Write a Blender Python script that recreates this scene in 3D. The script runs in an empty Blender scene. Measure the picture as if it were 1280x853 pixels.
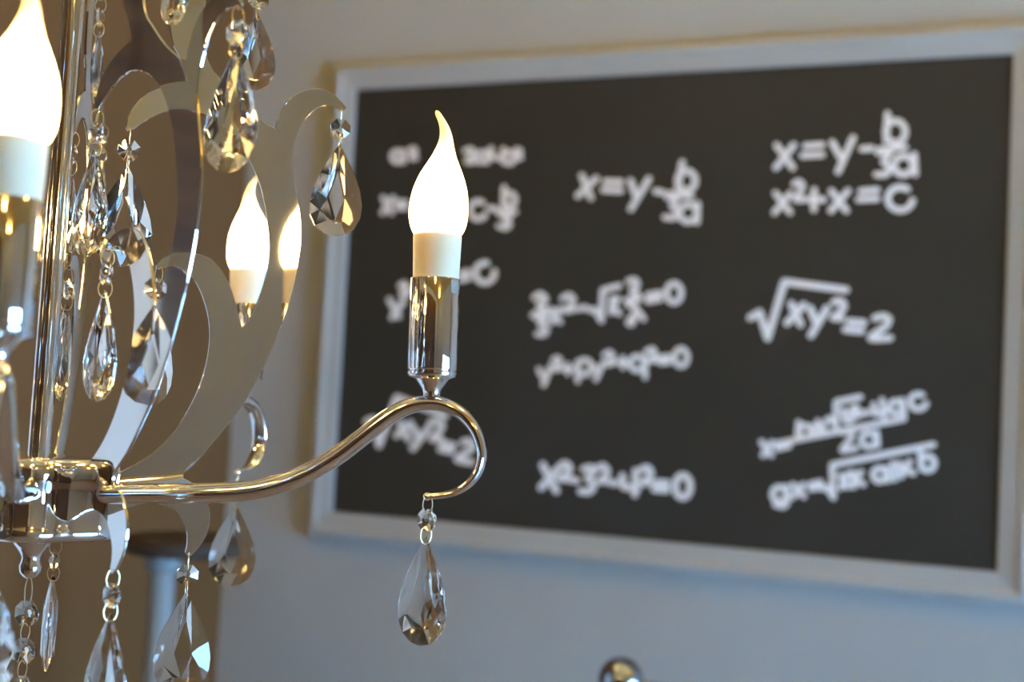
import bpy, bmesh, math, random
from mathutils import Vector, Matrix
random.seed(7)
SC = bpy.context.scene
COL = SC.collection
rad = math.radians

# ------------------------------------------------------------------ camera
CAM_H = 1.30
PITCH, ROLL, FPX = 0.0495, 0.0509, 1640.0
fwd = Vector((0, math.cos(PITCH), math.sin(PITCH)))
up0 = Vector((0, -math.sin(PITCH), math.cos(PITCH)))
ri0 = Vector((1, 0, 0))
c_r = math.cos(ROLL) * ri0 + math.sin(ROLL) * up0
c_u = math.cos(ROLL) * up0 - math.sin(ROLL) * ri0
CAM = Vector((0, 0, CAM_H))
cam_d = bpy.data.cameras.new('camera')
cam = bpy.data.objects.new('camera', cam_d)
COL.objects.link(cam)
m3 = Matrix((c_r, c_u, -fwd)).transposed()
cam.matrix_world = Matrix.Translation(CAM) @ m3.to_4x4()
cam_d.sensor_width = 36.0
cam_d.lens = FPX / 1280 * 36.0
cam_d.clip_start = 0.02
cam_d.dof.use_dof = True
cam_d.dof.focus_distance = 0.79
cam_d.dof.aperture_fstop = 5.2
SC.camera = cam

# ------------------------------------------------------------------ world and exposure
W = bpy.data.worlds.new('sky'); SC.world = W; W.use_nodes = True
bg = W.node_tree.nodes['Background']
bg.inputs['Color'].default_value = (0.25, 0.55, 1.0, 1)
bg.inputs['Strength'].default_value = 20.0
vs = SC.view_settings
vs.view_transform = 'Standard'; vs.look = 'None'; vs.gamma = 1.0
vs.use_curve_mapping = False
vs.exposure = 1.42
cy = SC.cycles
cy.use_denoising = True
cy.max_bounces = 14; cy.diffuse_bounces = 5; cy.glossy_bounces = 8
cy.transmission_bounces = 12; cy.transparent_max_bounces = 12
cy.sample_clamp_indirect = 6.0
cy.blur_glossy = 0.3


def ray(u, v):
    return fwd + (u - 640) / FPX * c_r - (v - 426.5) / FPX * c_u


# ------------------------------------------------------------------ materials
def mat(name, color=(.8, .8, .8), rough=.5, metal=0.0, spec=.5, trans=0.0, ior=1.45, emit=None, estr=0):
    m = bpy.data.materials.new(name); m.use_nodes = True
    b = m.node_tree.nodes['Principled BSDF']
    b.inputs['Base Color'].default_value = (*color, 1)
    b.inputs['Roughness'].default_value = rough
    b.inputs['Metallic'].default_value = metal
    b.inputs['Specular IOR Level'].default_value = spec
    b.inputs['Transmission Weight'].default_value = trans
    b.inputs['IOR'].default_value = ior
    if emit:
        b.inputs['Emission Color'].default_value = (*emit, 1)
        b.inputs['Emission Strength'].default_value = estr
    return m


def noise_mat(name, c1, c2, scale, rough=.6, spec=.3, bump=0.0, stretch=(1, 1, 1)):
    m = mat(name, c1, rough, spec=spec)
    nt = m.node_tree; b = nt.nodes['Principled BSDF']
    tc = nt.nodes.new('ShaderNodeTexCoord')
    mp = nt.nodes.new('ShaderNodeMapping'); mp.inputs['Scale'].default_value = stretch
    n = nt.nodes.new('ShaderNodeTexNoise'); n.inputs['Scale'].default_value = scale
    n.inputs['Detail'].default_value = 5
    r = nt.nodes.new('ShaderNodeValToRGB')
    r.color_ramp.elements[0].position = .35; r.color_ramp.elements[1].position = .65
    r.color_ramp.elements[0].color = (*c1, 1); r.color_ramp.elements[1].color = (*c2, 1)
    nt.links.new(tc.outputs['Object'], mp.inputs['Vector'])
    nt.links.new(mp.outputs['Vector'], n.inputs['Vector'])
    nt.links.new(n.outputs['Fac'], r.inputs['Fac'])
    nt.links.new(r.outputs['Color'], b.inputs['Base Color'])
    if bump:
        bp = nt.nodes.new('ShaderNodeBump'); bp.inputs['Strength'].default_value = bump
        bp.inputs['Distance'].default_value = .002
        nt.links.new(n.outputs['Fac'], bp.inputs['Height'])
        nt.links.new(bp.outputs['Normal'], b.inputs['Normal'])
    return m


M = {}
M['chrome'] = mat('chrome', (.90, .89, .87), .035, 1.0)
M['mirror'] = mat('polished_steel', (.84, .83, .80), .045, 1.0)
M['wire'] = mat('brass_wire', (.62, .46, .24), .3, 1.0)
M['crystal'] = mat('cut_crystal', (1, .99, .95), .0, 0, .5, 1.0, 1.50)
M['cuff'] = mat('bulb_collar', (.74, .64, .43), .45, 0, .4)
M['cuff'].node_tree.nodes['Principled BSDF'].inputs['Subsurface Weight'].default_value = .35
M['cuff'].node_tree.nodes['Principled BSDF'].inputs['Subsurface Radius'].default_value = (.02, .012, .006)
M['wall'] = noise_mat('wall_paint', (.43, .435, .415), (.455, .46, .44), 3.0, .75, .2)
M['brown_wall'] = noise_mat('brown_wall_paint', (.155, .069, .022), (.172, .078, .026), 2.5, .8, .2)
M['daylit_wall'] = noise_mat('daylit_wall_tint', (.45, .52, .68), (.47, .54, .71), 3.0, .75, .2)  # paler, bluish colour stands in for daylight these walls don't receive
M['ceiling'] = noise_mat('ceiling_paint', (.80, .58, .26), (.84, .61, .28), 2.0, .85, .2)
M['floor'] = noise_mat('dark_floor', (.24, .165, .11), (.30, .21, .14), 4.0, .35, .4, stretch=(1, 9, 1))
M['frame'] = noise_mat('frame_paint', (.425, .425, .40), (.45, .45, .425), 6.0, .5, .4)
M['white'] = noise_mat('white_paint', (.78, .77, .74), (.82, .81, .78), 6.0, .5, .4)
M['board'] = noise_mat('blackboard_slate', (.036, .0325, .024), (.041, .037, .028), 5.0, .55, .35)
M['chalk'] = mat('chalk_print', (.95, .95, .94), .9, 0, .1)
M['dark_wood'] = noise_mat('dark_wood', (.065, .029, .010), (.105, .050, .018), 6.0, .4, .4, stretch=(1, 1, 8))
M['curtain'] = noise_mat('brown_curtain', (.085, .048, .024), (.12, .07, .035), 40.0, .9, .1)
M['lamp'] = mat('lamp_diffuser', (1, 1, 1), .5, emit=(1, .72, .22), estr=10.0)
M['steel'] = mat('dark_steel', (.42, .46, .52), .12, 1.0)
M['sticker'] = mat('sticker', (.5, .48, .43), .25, .7)


def bulb_mat():
    m = mat('lit_frosted_glass', (.95, .86, .66), .25, 0, .5)
    nt = m.node_tree; b = nt.nodes['Principled BSDF']
    b.inputs['Transmission Weight'].default_value = .6
    tc = nt.nodes.new('ShaderNodeTexCoord'); sp = nt.nodes.new('ShaderNodeSeparateXYZ')
    mr = nt.nodes.new('ShaderNodeValToRGB')
    mr.color_ramp.interpolation = 'EASE'
    e = mr.color_ramp.elements
    e[0].position = .50; e[0].color = (1, 1, 1, 1)
    e[1].position = 1.0; e[1].color = (.010, .010, .010, 1)
    x = e.new(.62); x.color = (.10, .10, .10, 1)
    x = e.new(.74); x.color = (.022, .022, .022, 1)
    nt.links.new(tc.outputs['Generated'], sp.inputs[0])
    nt.links.new(sp.outputs['Z'], mr.inputs['Fac'])
    mul = nt.nodes.new('ShaderNodeMath'); mul.operation = 'MULTIPLY'
    mul.inputs[1].default_value = BULB
    nt.links.new(mr.outputs['Color'], mul.inputs[0])
    b.inputs['Emission Color'].default_value = (1, .66, .27, 1)
    nt.links.new(mul.outputs[0], b.inputs['Emission Strength'])
    return m


BULB = 8.0
M['bulb'] = bulb_mat()


def glass_pane_mat():
    m = bpy.data.materials.new('window_glass'); m.use_nodes = True
    nt = m.node_tree; nt.nodes.clear()
    o = nt.nodes.new('ShaderNodeOutputMaterial'); mx = nt.nodes.new('ShaderNodeMixShader')
    t = nt.nodes.new('ShaderNodeBsdfTransparent'); g = nt.nodes.new('ShaderNodeBsdfGlossy')
    g.inputs['Roughness'].default_value = .02
    fr = nt.nodes.new('ShaderNodeFresnel'); fr.inputs['IOR'].default_value = 1.45
    nt.links.new(fr.outputs[0], mx.inputs[0]); nt.links.new(t.outputs[0], mx.inputs[1])
    nt.links.new(g.outputs[0], mx.inputs[2]); nt.links.new(mx.outputs[0], o.inputs[0])
    return m


M['glass'] = glass_pane_mat()


# ------------------------------------------------------------------ mesh helpers
def mesh(name, verts, faces, smooth=False):
    me = bpy.data.meshes.new(name); me.from_pydata([tuple(v) for v in verts], [], faces)
    me.validate(); me.update()
    if smooth:
        for p in me.polygons: p.use_smooth = True
    return me


def obj(name, me, material=None, parent=None, loc=(0, 0, 0), rot=(0, 0, 0)):
    o = bpy.data.objects.new(name, me); COL.objects.link(o)
    if material is not None and not me.materials: me.materials.append(material)
    o.parent = parent; o.location = loc; o.rotation_euler = rot
    return o


def tag(o, label=None, cat=None, kind=None, group=None):
    if label: o['label'] = label
    if cat: o['category'] = cat
    if kind: o['kind'] = kind
    if group: o['group'] = group
    return o


def lathe(name, prof, n=40, smooth=True, sharp=None):
    """prof: (radius, z) rows bottom to top or any order; closes ends at radius 0"""
    vs_, fs = [], []
    for r, z in prof:
        for i in range(n):
            a = 2 * math.pi * i / n
            vs_.append((r * math.cos(a), r * math.sin(a), z))
    k = len(prof)
    for j in range(k - 1):
        for i in range(n):
            a, b = j * n + i, j * n + (i + 1) % n
            fs.append((a, b, b + n, a + n))
    if prof[0][0] > 1e-6: fs.append(tuple(range(n - 1, -1, -1)))
    if prof[-1][0] > 1e-6: fs.append(tuple(range((k - 1) * n, k * n)))
    me = mesh(name, vs_, fs)
    bm = bmesh.new(); bm.from_mesh(me)
    bmesh.ops.remove_doubles(bm, verts=bm.verts, dist=1e-6)
    bmesh.ops.recalc_face_normals(bm, faces=bm.faces)
    if smooth:
        for f in bm.faces: f.smooth = True
        for e in bm.edges:
            if len(e.link_faces) == 2 and e.calc_face_angle(0) > rad(32): e.smooth = False
    bm.to_mesh(me); bm.free()
    return me


def tube(name, pts, radii, n=18, closed=False, side=None):
    pts = [Vector(p) for p in pts]; k = len(pts)
    vs_, fs = [], []
    prev = None
    for j in range(k):
        if closed: t = pts[(j + 1) % k] - pts[j - 1]
        else: t = pts[min(j + 1, k - 1)] - pts[max(j - 1, 0)]
        t.normalize()
        if prev is None:
            ref = Vector((0, 1, 0)) if abs(t.y) < .9 else Vector((1, 0, 0))
            s = t.cross(ref).normalized()
        else:
            s = (prev - t * prev.dot(t)).normalized()
        prev = s; b = t.cross(s)
        r = radii[j] if hasattr(radii, '__len__') else radii
        for i in range(n):
            a = 2 * math.pi * i / n
            vs_.append(pts[j] + r * math.cos(a) * s + (side[j] if side else r) * math.sin(a) * b)
    for j in range(k if closed else k - 1):
        for i in range(n):
            a, b = j * n + i, j * n + (i + 1) % n
            c, d = ((j + 1) % k) * n + (i + 1) % n, ((j + 1) % k) * n + i
            fs.append((a, b, c, d))
    if not closed:
        fs.append(tuple(range(n - 1, -1, -1))); fs.append(tuple(range((k - 1) * n, k * n)))
    me = mesh(name, vs_, fs, True)
    bm = bmesh.new(); bm.from_mesh(me); bmesh.ops.recalc_face_normals(bm, faces=bm.faces)
    for e in bm.edges:
        if len(e.link_faces) == 2 and e.calc_face_angle(0) > rad(50): e.smooth = False
    bm.to_mesh(me); bm.free()
    return me


def catmull(pts, sub=5):
    out = []
    k = len(pts)
    for i in range(k - 1):
        p0, p1, p2, p3 = pts[max(i - 1, 0)], pts[i], pts[i + 1], pts[min(i + 2, k - 1)]
        for s in range(sub):
            t = s / sub
            out.append(tuple(.5 * (2 * b + (c - a) * t + (2 * a - 5 * b + 4 * c - d) * t * t + (-a + 3 * b - 3 * c + d) * t ** 3)
                             for a, b, c, d in zip(p0, p1, p2, p3)))
    out.append(tuple(pts[-1]))
    return out


def box_me(name, lo, hi, bevel=0.0, T=None):
    bm = bmesh.new()
    bmesh.ops.create_cube(bm, size=1)
    for v in bm.verts:
        v.co = Vector([lo[i] + (v.co[i] + .5) * (hi[i] - lo[i]) for i in range(3)])
    if bevel: bmesh.ops.bevel(bm, geom=bm.edges[:], offset=bevel, segments=2, affect='EDGES')
    if T is not None: bm.transform(T)
    me = bpy.data.meshes.new(name); bm.to_mesh(me); bm.free()
    return me


# ------------------------------------------------------------------ the room: u along the board wall, v into the room
YAW = -0.4039
D = Vector((math.cos(YAW), math.sin(YAW), 0))
N = Vector((math.sin(YAW), -math.cos(YAW), 0))          # faces the room
BL = Vector((-0.3194, 2.4734, CAM_H - 0.2145))          # lower left corner of the slate, front face
BW, BH = 1.1698, 0.80
WALL0 = BL - N * 0.012                                   # a point of the wall plane


def wall_hit(u, v, off=0.0):
    """the point of the board wall (off metres in front of it) that shows at a pixel"""
    d = ray(u, v); P = WALL0 + N * off
    return CAM + d * ((P - CAM).dot(N) / d.dot(N))


cp = wall_hit(296, 420); CORNER = Vector((cp.x, cp.y, 0))
ROOM = Matrix(((D.x, N.x, 0, CORNER.x), (D.y, N.y, 0, CORNER.y), (0, 0, 1, 0), (0, 0, 0, 1)))
LU, LV, HC = 4.6, 4.8, 2.85
TH = .12
CAB0, CAB1, CABZ = 0.95, 1.797, 1.50


def room_box(name, lo, hi, material, kind=None, bevel=0.0, parent=None):
    o = obj(name, box_me(name, lo, hi, bevel, ROOM), material, parent)
    if kind: o['kind'] = kind
    return o


room_box('wall_back', (-TH, -TH, 0), (LU + TH, 0, HC), M['wall'], 'structure')
room_box('wall_front', (-TH, LV, 0), (LU + TH, LV + TH, HC), M['daylit_wall'], 'structure')
room_box('floor', (-TH, -TH, -.1), (LU + TH, LV + TH, 0), M['floor'], 'structure')
room_box('ceiling', (-TH, -TH, HC), (LU + TH, LV + TH, HC + .1), M['ceiling'], 'structure')
room_box('wall_left', (-TH, 0, 0), (0, LV, HC), M['brown_wall'], 'structure')
# right wall with a wide low window, added unseen to bring in daylight
WV0, WV1, WZ0, WZ1 = 0.30, 2.42, 0.06, 1.15
bm = bmesh.new()
for lo, hi in (((LU, 0, 0), (LU + TH, WV0, HC)), ((LU, WV1, 0), (LU + TH, LV, HC)), ((LU, WV0, 0), (LU + TH, WV1, WZ0)), ((LU, WV0, WZ1), (LU + TH, WV1, HC))):
    g = bmesh.ops.create_cube(bm, size=1)
    for v in g['verts']:
        v.co = Vector([lo[i] + (v.co[i] + .5) * (hi[i] - lo[i]) for i in range(3)])
bm.transform(ROOM)
me = bpy.data.meshes.new('wall_right'); bm.to_mesh(me); bm.free()
tag(obj('wall_right', me, M['daylit_wall']), kind='structure')
win = obj('added_window', None); win['kind'] = 'structure'
UM = (WV0 + WV1) / 2
for v0, v1 in ((WV0 + .045, UM - .02), (UM + .02, WV1 - .045)):
    room_box('pane', (LU + .069, v0, WZ0 + .045), (LU + .075, v1, WZ1 - .045), M['glass'], parent=win)
for lo, hi in (((WV0, WZ0), (WV0 + .045, WZ1)), ((WV1 - .045, WZ0), (WV1, WZ1)), ((UM - .02, WZ0 + .045), (UM + .02, WZ1 - .045)),
               ((WV0 + .045, WZ0), (WV1 - .045, WZ0 + .045)), ((WV0 + .045, WZ1 - .045), (WV1 - .045, WZ1))):
    room_box('window_frame', (LU + .03, *lo), (LU + .11, *hi), M['white'], parent=win, bevel=.004)
for nm, lo, hi in (('baseboard_back', (0, 0, 0), (LU, .015, .09)), ('baseboard_right', (LU - .015, .015, 0), (LU, LV, .09))):
    room_box(nm, lo, hi, M['white'], 'structure', .003)
# dark wood panelling on the left wall, board by board, beyond the stretch the photograph shows
pan = room_box('trim_1', (0, CAB0 - .1, 0), (.012, LV, HC), M['dark_wood'], 'structure')
pb = None
v_ = CAB0 - .1
while v_ < LV - .05:
    room_box('panel_board', (.012, v_ + .003, .002), (.022, min(v_ + .147, LV - .002), HC - .002), M['dark_wood'], parent=pan)
    v_ += .15
# white cabinet against that panelling
wc = tag(room_box('white_cabinet', (.024, CAB0, 0), (.085, CAB1, CABZ), M['white'], bevel=.004), 'shallow white painted cabinet with two doors against the dark wood panelling', 'cabinet')
half = (CAB1 - CAB0) / 2
for k in (0, 1):
    dr = room_box('door', (.085, CAB0 + k * half + .002, .08), (.10, CAB0 + (k + 1) * half - .002, CABZ - .004), M['white'], parent=wc, bevel=.003)
    vh = CAB0 + half + (-.05 if k == 0 else .04)
    room_box('handle', (.10, vh, .75), (.114, vh + .01, .90), M['chrome'], parent=dr)

# ------------------------------------------------------------------ ceiling lamps (warm)
cap_me = lathe('lamp_cap', [(0, 0), (.06, 0), (.06, -.012), (.045, -.03), (0, -.03)], 32)
globe_me = lathe('lamp_globe', [(.10 * math.sin(math.pi * i / 16), -.115 - .10 * math.cos(math.pi * i / 16)) for i in range(17)], 32)
for i, (u, v) in enumerate(((.55, 1.1), (1.9, 1.1), (3.3, 1.1), (.9, 3.7), (2.3, 3.7), (3.7, 3.7))):
    p = ROOM @ Vector((u, v, HC))
    o = obj('ceiling_lamp', cap_me, M['white'], loc=p)
    tag(o, 'warm white glass globe lamp on the ceiling', 'lamp', group='globe lamps on the ceiling')
    obj('globe', globe_me, M['lamp'], o)

# ------------------------------------------------------------------ blackboard
BOARD = Matrix(((D.x, 0, N.x, BL.x), (D.y, 0, N.y, BL.y), (0, 1, 0, BL.z), (0, 0, 0, 1)))   # x right, y up, z out of the wall
board = tag(obj('blackboard', None), 'framed blackboard with white printed equations hanging on the grey wall', 'blackboard')
board.location = BL
BI = Matrix.Translation(-BL)
slate = obj('slate', box_me('slate', (-.005, -.005, -.010), (BW + .005, BH + .005, 0), 0, BI @ BOARD), M['board'], board)
prof = [(0, -.011), (0, .004), (.004, .005), (.026, .008), (.030, .0105), (.036, .012), (.041, .0115), (.043, .008), (.046, .006), (.050, .0045), (.051, .001), (.051, -.011)]


def rail(p0, p1, inx, iny):
    """one mitred frame rail; outward direction (inx, iny)"""
    vs_, fs = [], []
    d = (Vector(p1) - Vector(p0)).normalized()
    for (p, s) in ((Vector(p0), -1), (Vector(p1), 1)):
        for w, h in prof:
            q = p + Vector((inx, iny)) * w + d * s * w
            vs_.append((q.x, q.y, h))
    k = len(prof)
    for i in range(k):
        j = (i + 1) % k
        fs.append((i, j, k + j, k + i))
    fs += [tuple(range(k)), tuple(range(2 * k - 1, k - 1, -1))]
    me = mesh('frame_rail', vs_, fs)
    bm = bmesh.new(); bm.from_mesh(me); bmesh.ops.recalc_face_normals(bm, faces=bm.faces)
    bm.transform(BI @ BOARD); bm.to_mesh(me); bm.free()
    return obj('frame_rail', me, M['frame'], board)


rail((0, 0), (BW, 0), 0, -1); rail((0, BH), (BW, BH), 0, 1)
rail((0, 0), (0, BH), -1, 0); rail((BW, 0), (BW, BH), 1, 0)


def L(*c): return [(c[i], c[i + 1]) for i in range(0, len(c), 2)]
def C(cx, cy_, rx, ry, a0=0, a1=360):
    k = 22
    return [(cx + rx * math.cos(rad(a0 + (a1 - a0) * i / k)), cy_ - ry * math.sin(rad(a0 + (a1 - a0) * i / k))) for i in range(k + 1)]
def S(*c): return catmull(L(*c), 4)


EQ = [
 ((460, 170), .1719, 4.2, [C(215, 150, 38, 40), L(255, 112, 257, 190), S(300, 105, 330, 90, 345, 115, 310, 160, 350, 160),
 ]),
 ((460, 170), .1719, 4.2, [S(705, 110, 745, 95, 765, 125, 715, 185, 775, 188), C(830, 155, 36, 36), L(866, 118, 868, 190), L(895, 90, 897, 150), L(915, 160, 950, 160),
   L(985, 95, 985, 190), C(1025, 160, 40, 40), S(1075, 100, 1105, 105, 1100, 135, 1075, 160, 1110, 160)]),
 ((460, 170), .1719, 4.4, [L(110, 450, 170, 560), L(182, 450, 105, 560), L(212, 475, 275, 475), L(210, 530, 275, 530),
 ]),
 ((460, 170), .1719, 4.4, [C(800, 540, 60, 65, 55, 330), L(880, 525, 930, 530), L(990, 375, 985, 510), C(1030, 465, 40, 48), L(945, 552, 1070, 552),
   S(965, 575, 1035, 580, 995, 615, 1030, 640, 1000, 670, 950, 655)]),
 ((460, 300), .1719, 4.6, [L(155, 435, 225, 560), L(258, 445, 175, 565), S(235, 335, 265, 315, 280, 350, 245, 400, 300, 390), L(330, 360, 420, 345), L(375, 310, 378, 390),
   L(480, 290, 560, 370), L(560, 280, 480, 370), L(670, 235, 730, 222), L(675, 300, 735, 285), C(850, 240, 70, 72, 78, 368)]),
 ((700, 180), .1484, 4.8, [L(185, 268, 260, 455), L(305, 290, 150, 438), L(380, 305, 515, 308), L(365, 398, 512, 408), L(595, 312, 640, 440), L(748, 295, 597, 548),
   L(805, 398, 868, 410), L(1030, 155, 992, 370), C(1065, 310, 75, 82), L(925, 418, 1105, 442),
   S(905, 450, 985, 460, 945, 520, 985, 560, 965, 620, 885, 618), C(1080, 582, 74, 74), L(1160, 505, 1155, 658)]),
 ((940, 120), .1993, 4.8, [L(155, 310, 255, 450), L(262, 308, 150, 450), L(335, 303, 440, 295), L(318, 385, 440, 380), L(503, 292, 560, 390), L(635, 262, 540, 475),
   L(690, 333, 752, 328), L(850, 112, 842, 285), C(900, 225, 62, 68), L(795, 338, 960, 322),
   S(790, 355, 865, 360, 825, 410, 862, 450, 840, 490, 780, 493), C(950, 435, 60, 58), L(1018, 368, 1025, 490),
   L(148, 610, 238, 730), L(240, 612, 142, 732), S(265, 555, 290, 538, 315, 560, 300, 605, 270, 648, 325, 648), L(345, 650, 450, 650), L(390, 590, 388, 712),
   L(498, 597, 592, 720), L(602, 595, 495, 720), L(682, 588, 785, 580), L(668, 660, 785, 655), C(930, 645, 78, 72, 55, 352)]),
 ((650, 330), .1993, 4.6, [S(90, 212, 128, 190, 160, 225, 118, 258, 158, 290, 95, 312), L(80, 322, 175, 310), S(108, 345, 160, 348, 130, 385, 166, 412, 150, 442, 108, 440),
   L(195, 285, 250, 365), L(250, 282, 195, 368), S(268, 218, 305, 196, 335, 225, 310, 268, 280, 295, 340, 285), L(370, 282, 412, 274),
   L(440, 292, 470, 285, 510, 355, 520, 165, 622, 138), L(580, 215, 570, 305), L(615, 218, 580, 265, 622, 312),
   S(678, 108, 722, 100, 735, 140, 700, 160, 738, 195, 690, 215), L(665, 232, 755, 216), S(682, 262, 725, 262, 720, 310, 680, 365, 705, 372, 735, 300, 775, 345),
   L(800, 190, 880, 175), L(800, 242, 880, 228), C(965, 183, 46, 60)]),
 ((650, 330), .1993, 4.4, [L(118, 662, 150, 720), L(192, 645, 148, 758), S(208, 605, 235, 590, 250, 615, 215, 660, 260, 655), L(272, 660, 328, 655), L(298, 628, 300, 692),
   C(405, 648, 42, 46), L(362, 615, 362, 735), L(462, 640, 490, 690), L(525, 618, 475, 725), S(530, 572, 562, 555, 580, 585, 545, 628, 592, 620),
   L(620, 622, 672, 615), L(645, 585, 647, 655), C(735, 625, 42, 45), L(782, 590, 785, 712), S(792, 552, 830, 535, 845, 570, 815, 608, 860, 600),
   L(880, 580, 937, 575), L(880, 628, 937, 622), C(1010, 587, 40, 54)]),
 ((920, 330), .1719, 5.4, [L(105, 392, 172, 350, 230, 540, 352, 130, 800, 190), L(402, 292, 470, 440), L(492, 300, 372, 430), L(540, 325, 580, 420), L(662, 322, 545, 520),
   S(712, 280, 755, 268, 785, 310, 740, 370, 705, 390, 770, 395), L(822, 410, 930, 418), L(795, 488, 915, 500), S(1010, 395, 1070, 380, 1112, 405, 1080, 460, 980, 540, 1120, 540)]),
 ((440, 480), .1406, 5.2, [L(130, 335, 190, 310, 240, 550, 400, 120, 830, 285), L(425, 350, 500, 490), L(520, 350, 395, 460), L(545, 395, 590, 470), L(680, 395, 540, 575),
   S(700, 345, 770, 335, 800, 380, 740, 460, 710, 490, 790, 490), L(805, 520, 905, 540), L(785, 590, 885, 612), S(985, 520, 1050, 510, 1075, 560, 1020, 610, 935, 670, 1065, 700)]),
 ((650, 560), .1875, 5.4, [L(152, 115, 242, 288), L(262, 130, 142, 265), S(262, 135, 298, 105, 332, 140, 300, 185, 262, 205, 322, 208), L(340, 212, 378, 220),
   S(425, 142, 475, 132, 488, 168, 450, 200, 490, 245, 465, 292, 405, 290), S(520, 135, 555, 122, 582, 160, 555, 205, 530, 222, 580, 220), L(608, 235, 642, 236),
   L(682, 188, 690, 262, 785, 272), L(772, 155, 765, 312), S(812, 145, 850, 135, 872, 175, 840, 215, 815, 232, 870, 232), L(908, 225, 982, 227), L(895, 285, 982, 292), C(1085, 258, 50, 74)]),
 ((930, 480), .2031, 4.6, [L(108, 358, 168, 440), L(172, 362, 118, 440), L(200, 365, 272, 350), L(202, 405, 278, 388), L(335, 238, 345, 320), C(372, 295, 42, 38), L(425, 268, 492, 252),
   L(455, 225, 462, 285), L(430, 305, 495, 292), L(508, 225, 530, 212, 565, 262, 568, 112, 715, 82), L(610, 160, 618, 225), C(642, 208, 26, 26), S(665, 155, 688, 142, 698, 168, 668, 200, 712, 192),
   L(732, 182, 768, 174), L(798, 128, 808, 188, 885, 168), L(850, 100, 862, 205), C(935, 145, 38, 38), L(973, 100, 985, 188), C(1072, 110, 50, 46, 60, 345),
   L(290, 350, 985, 215), S(605, 300, 655, 285, 660, 330, 630, 370, 605, 410, 690, 395), C(768, 345, 46, 44), L(815, 298, 822, 382)]),
 ((930, 480), .2031, 4.8, [C(218, 680, 42, 44), S(264, 635, 268, 700, 260, 740, 235, 755, 192, 742), L(302, 622, 368, 692), L(365, 622, 302, 695), L(408, 615, 472, 600), L(412, 652, 478, 640),
   L(488, 645, 510, 635, 550, 700, 542, 500, 1165, 375), L(592, 565, 640, 635), L(638, 555, 595, 640), L(668, 545, 676, 632), L(720, 545, 678, 592, 735, 618),
   C(835, 560, 40, 40), L(878, 518, 886, 595), L(918, 488, 928, 588), L(960, 490, 970, 570), L(1020, 480, 985, 530, 1042, 550), L(1085, 420, 1092, 520), C(1130, 490, 42, 44)]),
]


def equation(origin, s, width, strokes):
    vs_, fs = [], []
    w = width * .5 * 1.6
    strokes = [list(st) for st in strokes]
    for a, b in zip(strokes, strokes[1:]):              # the two bars of an equals sign sit close together
        if len(a) == len(b) == 2 and abs(a[0][0] - b[0][0]) < 40 and abs(a[1][0] - b[1][0]) < 40 and abs(a[1][0] - a[0][0]) > 2.5 * abs(a[1][1] - a[0][1]):
            for k in (0, 1):
                my = (a[k][1] + b[k][1]) / 2
                h = (b[k][1] - a[k][1]) / 2 * .72
                a[k], b[k] = (a[k][0], my - h), (b[k][0], my + h)
    def add(px):
        p = wall_hit(px[0], px[1], .0124 + len(fs) * 1.2e-5)   # stacked a hair apart so that overlapping strokes do not shade each other
        vs_.append(p - BL)
    for st in strokes:
        pts = [(origin[0] + x * s, origin[1] + y * s) for x, y in st]
        for (x0, y0), (x1, y1) in zip(pts, pts[1:]):
            l = math.hypot(x1 - x0, y1 - y0)
            if l < 1e-6: continue
            nx, ny = -(y1 - y0) / l * w, (x1 - x0) / l * w
            b = len(vs_)
            for q in ((x0 + nx, y0 + ny), (x1 + nx, y1 + ny), (x1 - nx, y1 - ny), (x0 - nx, y0 - ny)): add(q)
            fs.append((b, b + 1, b + 2, b + 3))
        for (x, y) in pts:
            b = len(vs_)
            for i in range(10): add((x + w * math.cos(i * math.pi / 5), y - w * math.sin(i * math.pi / 5)))
            fs.append(tuple(range(b, b + 10)))
    me = mesh('equation', vs_, fs)
    for p in me.polygons:
        if p.normal.dot(N) < 0: p.flip()
    return obj('equation', me, M['chalk'], board)


for e in EQ: equation(*e)

# ------------------------------------------------------------------ chandelier
AX = Vector((-0.2690, 0.7591, 0))
dd = ray(50, 575); t0 = (AX.x * dd.x + AX.y * dd.y) / (dd.x ** 2 + dd.y ** 2)
HUB = Vector((AX.x, AX.y, CAM_H + dd.z * t0))
TILT = Matrix.Rotation(rad(-1.3), 4, 'X')                 # it hangs slightly out of plumb
ROOT = Matrix.Translation(HUB) @ TILT
RI = ROOT.inverted()
chand = tag(obj('chandelier', None), 'chrome five-arm chandelier with lit flame bulbs, mirror scroll plates and crystal drops', 'chandelier')
chand.matrix_world = ROOT


def rz(u, v, az):
    """pixel -> (radius, height) in the vertical half plane of the chandelier at azimuth az"""
    o = RI @ CAM; d = RI.to_3x3() @ ray(u, v)
    n = Vector((-math.sin(rad(az)), math.cos(rad(az)), 0))
    p = o - d * (o.dot(n) / d.dot(n))
    return (p.x * math.cos(rad(az)) + p.y * math.sin(rad(az)), p.z)


ARM_AZ, PLATE_AZ = -2.5, 28.5
# central tube, hub, finial
top_z = HC - HUB.z
obj('stem_tube', lathe('stem_tube', [(.0062, -.002), (.0062, top_z - .03)], 32), M['chrome'], chand)


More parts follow.
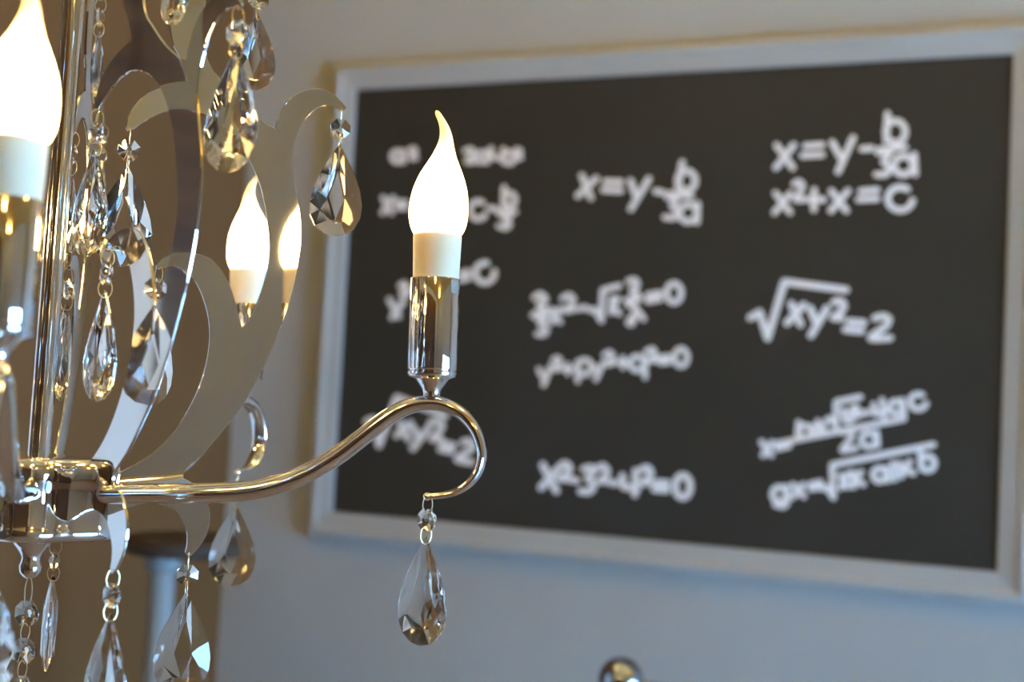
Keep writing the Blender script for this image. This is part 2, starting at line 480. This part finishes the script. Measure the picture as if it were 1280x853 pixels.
def hub_mesh():
    """drum with five shallow lobes, one behind each arm"""
    n = 120
    prof_ = [(.0, .0040), (.30, .0039), (.60, .0034), (.85, .0024), (.93, .0015), (.965, .0002), (.985, -.002), (1.0, -.0055), (.985, -.0115), (.955, -.014), (.95, -.017), (.95, -.034), (.965, -.0365), (.985, -.039), (.965, -.0425), (.90, -.044), (0, -.044)]
    vs_, fs = [], []
    for s, z in prof_:
        for i in range(n):
            a = 2 * math.pi * i / n
            r = .0445 + .0032 * math.cos(5 * (a - rad(ARM_AZ)))
            vs_.append((s * r * math.cos(a), s * r * math.sin(a), z))
    for j in range(len(prof_) - 1):
        for i in range(n):
            a, b = j * n + i, j * n + (i + 1) % n
            fs.append((a, b, b + n, a + n))
    me = mesh('hub', vs_, fs)
    bm = bmesh.new(); bm.from_mesh(me)
    bmesh.ops.remove_doubles(bm, verts=bm.verts, dist=1e-6)
    bmesh.ops.recalc_face_normals(bm, faces=bm.faces)
    for f in bm.faces: f.smooth = True
    bm.to_mesh(me); bm.free()
    return me


hub = obj('hub', hub_mesh(), M['chrome'], chand)
obj('finial', lathe('finial', [(.0, -.0435), (.0105, -.0435), (.0112, -.0455), (.0105, -.0475), (.0085, -.050), (.006, -.0535), (.005, -.056), (.0053, -.058), (.0062, -.0605), (.0058, -.064), (.004, -.0665), (.0018, -.068), (0, -.0684)], 32), M['chrome'], chand)
obj('top_disc', lathe('top_disc', [(0, .345), (.036, .345), (.038, .342), (.038, .334), (.036, .331), (0, .331)], 40), M['chrome'], chand)
can = obj('ceiling_canopy', lathe('ceiling_canopy', [(0, 0), (.06, 0), (.06, -.008), (.045, -.022), (.012, -.03), (0, -.03)], 40), M['chrome'], chand)
cw = ROOT @ Vector((0, 0, top_z)); cw.z = HC
can.matrix_local = RI @ Matrix.Translation(cw)

# --- scroll plate outline, corner to corner
SEG = [
 [(120, 607), (150, 590), (175, 577), (197, 561), (220, 536), (240, 503), (254, 468), (261.5, 430), (261, 403), (256, 380), (248, 359), (238, 345), (227, 336), (214, 334), (200, 337)],
 [(200, 337), (195.5, 336), (195, 332)],
 [(195, 332), (201, 325), (212, 319), (225, 316.5), (240, 316.5), (255, 320), (268, 328), (281, 345), (290, 365), (297, 390), (302, 409.5)],
 [(302, 409.5), (310, 400), (322.5, 375), (332, 345), (336.5, 311), (334.5, 280), (331, 258), (325, 232), (317, 211), (307, 191), (293, 171), (277, 156), (261, 146.5), (243, 139.5), (227, 137.5), (213, 139), (198.6, 143), (180, 152.7), (166, 162.5)],
 [(166, 162.5), (160, 164), (157.5, 160)],
 [(157.5, 160), (159.5, 149), (166, 135), (177.5, 122), (191.5, 113), (208, 107), (222, 104), (236.5, 102)],
 [(236.5, 102), (232, 89), (226, 73), (217, 57), (212.5, 35), (211, 10), (214, -25), (222, -60), (226, -85)],
 # unseen upper scroll
 [(226, -85), (212, -94), (196, -94), (180, -84), (172, -66)],
 [(172, -66), (167, -64), (164, -68)],
 [(164, -68), (166, -88), (178, -110), (198, -122), (218, -122), (226, -150), (222, -178), (205, -205), (180, -222), (140, -232)],
 [(140, -232), (140, -252)],
 [(140, -252), (185, -242), (222, -222), (245, -190), (252, -150), (250, -122)],
 [(250, -122), (268, -128), (292, -124), (312, -106), (325, -80), (330, -52), (328, -27)],
 [(328, -27), (324, -24), (321, -28)],
 [(321, -28), (318, -52), (306, -76), (290, -84), (274, -76), (264, -52), (259, -25), (257, 0), (256, 35), (257.6, 68), (265, 86), (274, 97), (290, 116), (306, 133), (321, 146), (334, 156), (344, 161)],
 [(344, 161), (347, 149), (354, 134), (365, 121), (379, 114), (393, 111), (407, 113), (419, 120), (430, 131)],
 [(430, 131), (432.5, 136), (428, 139)],
 [(428, 139), (418, 134), (407, 132.5), (394, 137), (381, 150), (372, 167), (367, 185), (365.5, 203), (367.5, 225), (372, 250), (375.5, 275), (376, 300), (373, 325), (366, 362), (352.5, 405), (334, 450), (322, 473), (304, 506), (277.5, 540), (255, 566), (238, 581), (230, 590), (229, 598)],
 [(229, 598), (240, 604), (251, 614), (258, 627), (262, 642), (261, 657), (256.5, 671.5), (248, 684.7), (241, 693)],
 [(241, 693), (235, 696), (231, 691)],
 [(231, 691), (233.5, 681), (233.5, 668), (230, 658), (226, 650), (219, 640), (209, 634), (197.5, 630.5), (184, 629.7), (166, 634), (140, 644), (120, 650)],
]
outline = []
for sg in SEG:
    pp = [rz(u, v, PLATE_AZ) for u, v in sg]
    outline += (catmull(pp, 4) if len(pp) > 2 else pp)[:-1]
outline.append(rz(120, 650, PLATE_AZ))


def plate_mesh(th=.0017):
    bm = bmesh.new()
    fr = [bm.verts.new((r, -th / 2, z)) for r, z in outline]
    f = bm.faces.new(fr)
    ex = bmesh.ops.extrude_face_region(bm, geom=[f])
    bmesh.ops.translate(bm, verts=[v for v in ex['geom'] if isinstance(v, bmesh.types.BMVert)], vec=(0, th, 0))
    bmesh.ops.recalc_face_normals(bm, faces=bm.faces)
    caps = [f_ for f_ in bm.faces if len(f_.verts) > 10]
    eds = {e for f_ in caps for e in f_.edges}
    bmesh.ops.bevel(bm, geom=list(eds), offset=.00028, segments=1, affect='EDGES')
    bmesh.ops.triangulate(bm, faces=[f_ for f_ in bm.faces if len(f_.verts) > 10])
    me = bpy.data.meshes.new('scroll_plate'); bm.to_mesh(me); bm.free()
    return me


plate_me = plate_mesh()

# --- arm
ARM = [(128, 617, 24), (150, 617, 24.5), (200, 617, 25), (250, 617, 25.5), (300, 615, 25.5), (340, 608, 25), (380, 594, 24.5), (420, 571, 24), (455, 545, 23), (485, 522, 22), (512, 508, 20.5), (538, 504, 19), (560, 508, 17.5), (580, 520, 16), (595, 540, 14.5), (602, 565, 13.5), (599, 586, 12.5), (588, 603, 11), (572, 614, 9.5), (555, 619, 8.5), (534, 621, 7.5)]
MPX = .7495 / FPX
arm_rows = []
for u, v, w in ARM:
    r, z = rz(u, v, ARM_AZ); arm_rows.append((r, z, w * .5 * MPX))
arm_rows[0] = (.030, arm_rows[0][1], arm_rows[0][2])
arm_rows = catmull(arm_rows, 5)
arm_me = tube('arm', [(r, 0, z) for r, z, w in arm_rows], [w for r, z, w in arm_rows], 26, side=[max(w, min(.0062, .0022 + .0062 * (len(arm_rows) - 1 - k) / 22)) for k, (r, z, w) in enumerate(arm_rows)])
tip_r, tip_z, tip_w = arm_rows[-1]
knob_me = lathe('end_bead', [(.0024 * math.sin(math.pi * i / 10), .0024 * -math.cos(math.pi * i / 10)) for i in range(11)], 18)

# --- candle socket and bulb profiles, pixel rows on the candle's own axis
K = MPX
socket_me = lathe('candle_socket', [(r * K, h * K) for r, h in [(0, -3), (11, -3), (10.5, 0), (12, 6), (20, 17.5), (21, 19), (25, 20.5), (29.5, 22), (31, 25), (31, 27.5), (29.2, 29), (30.6, 30.5), (31, 32), (31, 144), (30.6, 145), (28.5, 145), (28.5, 120), (0, 120)]], 48)
collar_me = lathe('bulb_collar', [(r * K, h * K) for r, h in [(0, 125), (27, 125), (28.3, 126), (29, 145.5), (30.6, 197), (30.6, 199.5), (29.8, 200.5), (27, 200.5), (0, 200.5)]], 48)
bprof = [(293, 28.5), (288, 32), (282, 34.6), (275, 36.2), (268, 37), (260.6, 37.1), (248, 36.3), (236, 34.2), (225, 31), (215, 27), (205, 22.2), (198, 18.8), (190.5, 15.3), (183, 12.5), (175, 10), (165, 7.8), (154, 6.2), (145, 5), (139, 4.4), (135, 3.4), (133, 1.8), (132.5, 0)]
boff = {293: 0, 260: 0, 236: 1.0, 215: 2.0, 190: 4.5, 175: 6.0, 165: 6.0, 154: 3.5, 145: -.5, 138: -4.5, 132: -7}


def off_at(y):
    ks = sorted(boff)
    for a, b in zip(ks, ks[1:]):
        if a <= y <= b: return boff[a] + (boff[b] - boff[a]) * (y - a) / (b - a)
    return 0


def bulb_mesh():
    n = 40
    rows = catmull([(float(493 - y), hw, off_at(y)) for y, hw in bprof], 3)
    vs_, fs = [], []
    for h, r, o in rows:
        for i in range(n):
            a = 2 * math.pi * i / n
            vs_.append(((max(r, 0) * math.cos(a) + o) * K, max(r, 0) * math.sin(a) * K, h * K))
    for j in range(len(rows) - 1):
        for i in range(n):
            a, b = j * n + i, j * n + (i + 1) % n
            fs.append((a, b, b + n, a + n))
    fs.append(tuple(range(n - 1, -1, -1)))
    me = mesh('bulb_glass', vs_, fs, True)
    bm = bmesh.new(); bm.from_mesh(me); bmesh.ops.remove_doubles(bm, verts=bm.verts, dist=1e-6)
    bmesh.ops.recalc_face_normals(bm, faces=bm.faces); bm.to_mesh(me); bm.free()
    return me


bulb_me = bulb_mesh()
# small paper sticker on the main socket
def sticker_mesh():
    vs_, fs = [], []
    for i in range(9):
        a = rad(-4 - i * 5)
        for h in (126, 142): vs_.append((31.15 * K * math.cos(a), 31.15 * K * math.sin(a), h * K))
    for i in range(8): fs.append((2 * i, 2 * i + 1, 2 * i + 3, 2 * i + 2))
    return mesh('sticker', vs_, fs, True)


# --- crystals (built hanging down from the hook point at the origin, face towards local -y)
def drop_mesh(w, h, t):
    """pear shaped cut crystal, top at z=0"""
    hw, n = w / 2, 20
    def outl(s):                       # s 0..1 round the outline from the top, clockwise
        a = s * 2 * math.pi
        x = math.sin(a) * (.5 - .5 * math.cos(a)) ** .62
        return x * hw * 1.36, -(h / 2) * (1 - math.cos(a))
    bm = bmesh.new()
    cx, cz = 0, -h * .62
    rim = [outl(i / n) for i in range(n)]
    sides = []
    for sg in (-1, 1):
        rv = [bm.verts.new((x, sg * .0008, z)) for x, z in rim]
        mid = []
        for i in range(n // 2):
            x, z = outl((2 * i + 1) / n)
            k = .62 if i not in (0, n // 2 - 1) else .70
            mid.append(bm.verts.new((cx + (x - cx) * k, sg * t * .34, cz + (z - cz) * k)))
        inn = []
        for i in range(5):
            x, z = outl((2 * i + (1 if i else 0)) / 10 if i else 0)
            inn.append(None)
        pts = [(0, -h * .30), (hw * .30, -h * .60), (0, -h * .84), (-hw * .30, -h * .60)]
        inn = [bm.verts.new((x, sg * t * .5, z)) for x, z in pts]
        m_ = n // 2
        for i in range(m_):
            a, b, c = rv[2 * i], rv[2 * i + 1], rv[(2 * i + 2) % n]
            bm.faces.new((a, b, mid[i])); bm.faces.new((b, c, mid[i]))
            bm.faces.new((rv[(2 * i + 2) % n], mid[(i + 1) % m_], mid[i]))
        # inner kite joined to the middle ring (10 verts: 0,1 right top ... 9 left top)
        near = [1, 1, 1, 1, 2, 2, 3, 3, 3, 3]
        near = [0, 1, 1, 1, 2, 2, 3, 3, 3, 0]
        for i in range(m_):
            j = (i + 1) % m_
            a, b = near[i], near[j]
            bm.faces.new((mid[i], mid[j], inn[a]))
            if a != b: bm.faces.new((mid[j], inn[b], inn[a]))
        bm.faces.new(inn)
        sides.append(rv)
    for i in range(n):
        j = (i + 1) % n
        bm.faces.new((sides[0][i], sides[0][j], sides[1][j], sides[1][i]))
    bmesh.ops.recalc_face_normals(bm, faces=bm.faces)
    me = bpy.data.meshes.new('crystal_drop'); bm.to_mesh(me); bm.free()
    return me


def bead_mesh(d, t):
    bm = bmesh.new(); n = 8; R = d / 2
    A = [2 * math.pi * (i + .5) / n for i in range(n)]
    rows = []
    for y, sc in ((-t * .5, .16), (-t * .10, 1.0), (t * .10, 1.0), (t * .5, .16)):
        rows.append([bm.verts.new((R * sc * math.cos(a), y, R * sc * math.sin(a))) for a in A])
    for p, q in zip(rows, rows[1:]):
        for i in range(n):
            j = (i + 1) % n
            bm.faces.new((p[i], p[j], q[j], q[i]))
    bm.faces.new(rows[0]); bm.faces.new(rows[-1])
    bmesh.ops.recalc_face_normals(bm, faces=bm.faces)
    me = bpy.data.meshes.new('octagon_bead'); bm.to_mesh(me); bm.free()
    return me


def ring_mesh(w, h, wire=.00035):
    n = 24
    return tube('wire_ring', [(w / 2 * math.cos(2 * math.pi * i / n), 0, h / 2 * math.sin(2 * math.pi * i / n)) for i in range(n)], wire, 6, True)


DROP = drop_mesh(.034, .0612, .0088); DROP_S = drop_mesh(.0265, .050, .008)
BEAD = bead_mesh(.0138, .0066); RING = ring_mesh(.0076, .0104, .00026)


def pendant(loc, yaw, small=False, swing=0.0, bead_yaw=None):
    """one hanging crystal: the drop, with its bead and two wire rings as pieces"""
    d = obj('crystal_pendant', DROP_S if small else DROP, M['crystal'], chand, loc, (0, swing, rad(yaw)))
    # mesh origin is at the top of the drop; the hook point lies .0215 above it
    lz = Matrix.Rotation(swing, 3, 'Y') @ Vector((0, 0, .0215))
    d.location = Vector(loc) - lz
    by = 0 if bead_yaw is None else rad(bead_yaw - yaw)
    obj('octagon_bead', BEAD, M['crystal'], d, (0, 0, .0093), (0, 0, by))
    obj('wire_ring', RING, M['wire'], d, (0, 0, .0178), (0, 0, by + rad(82)))
    obj('wire_ring', RING, M['wire'], d, (0, 0, .0008), (0, 0, by + rad(76)))
    return d


HOOKS = {'outer': (427, 138, False), 'upper': (163, 163, False), 'inner': (199, 336, False), 'tail': (236, 694, False), 'crown': (325, -25, True)}
HK = {k: (*rz(u, v, PLATE_AZ), s) for k, (u, v, s) in HOOKS.items()}
for i in range(5):
    az = PLATE_AZ + (0, -72, 72, 144, 216)[i]
    obj('scroll_plate', plate_me, M['mirror'], chand, (0, 0, 0), (0, 0, rad(az)))
    for k, (r, z, s) in HK.items():
        yaw = az + random.uniform(-9, 9)
        if i == 0: yaw = {'outer': 14, 'upper': 22, 'inner': 60, 'tail': 18, 'crown': 8}.get(k, yaw)
        if i == 1: yaw = {'outer': -30, 'upper': -40, 'inner': -44, 'tail': -35}.get(k, yaw)
        pendant((r * math.cos(rad(az)), r * math.sin(rad(az)), z), yaw, s)

ARMS = [(ARM_AZ, 180 - 0, -35), (-75.5, 40, 10), (71.5, 200, 12), (141.5, 120, 130), (213.5, 20, 200)]
cr, cz = rz(539.5, 493, ARM_AZ)
for i, (az, byaw, py) in enumerate(ARMS):
    a = obj('arm', arm_me, M['chrome'], chand, (0, 0, 0), (0, 0, rad(az)))
    obj('end_bead', knob_me, M['chrome'], a, (tip_r, 0, tip_z))
    so = obj('candle_socket', socket_me, M['chrome'], a, (cr, 0, cz), (0, rad(-1.4), 0))
    if i == 0: obj('sticker', sticker_mesh(), M['sticker'], a, (cr, 0, cz), (0, rad(-1.4), rad(0)))
    # bulb: frosted flame glass in a cream collar
    bl = obj('candle_bulb', collar_me, M['cuff'], chand, (cr * math.cos(rad(az)), cr * math.sin(rad(az)), cz))
    tm = Matrix.Rotation(rad(az), 4, 'Z') @ Matrix.Rotation(rad(-1.0), 4, 'Y')
    bl.rotation_euler = tm.to_euler()
    obj('bulb_glass', bulb_me, M['bulb'], bl, (0, 0, 0), (0, 0, rad({0: 0, 1: 0, 2: 190, 3: 60, 4: 300}[i] - (az if i else 0))))
    pendant(((tip_r + .0005) * math.cos(rad(az)), (tip_r + .0005) * math.sin(rad(az)), tip_z - .001), py)

# bead chain under the finial
ch = obj('bead_chain', ring_mesh(.0042, .0165), M['wire'], chand, (0, 0, -.0755))
z = -.0875
for k in range(6):
    obj('octagon_bead', bead_mesh(.0155, .0074) if k == 0 else BEAD15, M['crystal'], ch, (0, 0, z + .0755), (0, 0, rad(-12 + 4 * k)))
    if k == 0: BEAD15 = ch.children[0].data
    obj('wire_ring', RING, M['wire'], ch, (0, 0, z - .0105 + .0755), (0, 0, rad(70)))
    z -= .0212

# ------------------------------------------------------------------ things standing beyond the chandelier
# tall side table: dark round top on a chrome post
def at(u, v, depth):
    d = ray(u, v); return CAM + d * (depth / d.dot(fwd))


p = at(205, 690, 1.95)
tb = tag(obj('bar_table', None), 'tall round bar table with dark wooden top on a grey post by the brown wall', 'table')
tb.location = (p.x, p.y, 0)
zt = p.z
obj('table_top', lathe('table_top', [(0, 0), (.085, 0), (.092, .006), (.092, .018), (.085, .024), (0, .024)], 40), mat('dark_stain', (.05, .032, .02), .8), tb, (.035, 0, zt))
steel = mat('grey_post_paint', (.26, .24, .22), .55)
obj('post', lathe('post', [(.019, .02), (.019, zt - .03), (.027, zt - .025), (.027, zt)], 28), steel, tb)
obj('base', lathe('base', [(0, 0), (.16, 0), (.16, .012), (.10, .022), (.02, .03), (0, .03)], 40), steel, tb)
# chrome rail with ball end
p = at(776, 851, 1.75)
rl = tag(obj('barrier_rail', None), 'polished steel barrier rail with a round ball end in front of the grey wall', 'rail')
rl.location = (p.x, p.y, 0)
zb = p.z
obj('ball_end', lathe('ball_end', [(.031 * math.sin(math.pi * i / 20), -.031 * math.cos(math.pi * i / 20)) for i in range(21)], 36), M['steel'], rl, (0, 0, zb))
obj('post', lathe('post', [(.019, .01), (.019, zb - .028)], 28), M['steel'], rl)
obj('post_base', lathe('post_base', [(0, 0), (.10, 0), (.10, .008), (.03, .02), (0, .02)], 36), M['steel'], rl)
e1 = D * 1.3
obj('crossbar', tube('crossbar', [e1 * (i / 8) + Vector((0, 0, zb - .006)) for i in range(9)], .009, 18), M['steel'], rl)
obj('post', bpy.data.objects['post.001'].data, M['steel'], rl, (e1.x, e1.y, 0))
obj('post_base', bpy.data.objects['post_base'].data, M['steel'], rl, (e1.x, e1.y, 0))
# dark wooden cabinet on the camera's side of the room
cb = tag(room_box('tall_wardrobe', (.3, LV - .55, .0), (3.0, LV - .02, 2.45), M['dark_wood'], bevel=.006), 'tall dark wooden wardrobe with six doors along the pale wall', 'wardrobe')
for k in range(6):
    u = .31 + k * .448
    dr = room_box('door', (u, LV - .568, .06), (u + .44, LV - .55, 2.40), M['dark_wood'], parent=cb, bevel=.004)
    hu = u + (.40 if k % 2 == 0 else .03)
    room_box('handle', (hu, LV - .59, .95), (hu + .01, LV - .568, 1.15), M['chrome'], parent=dr)
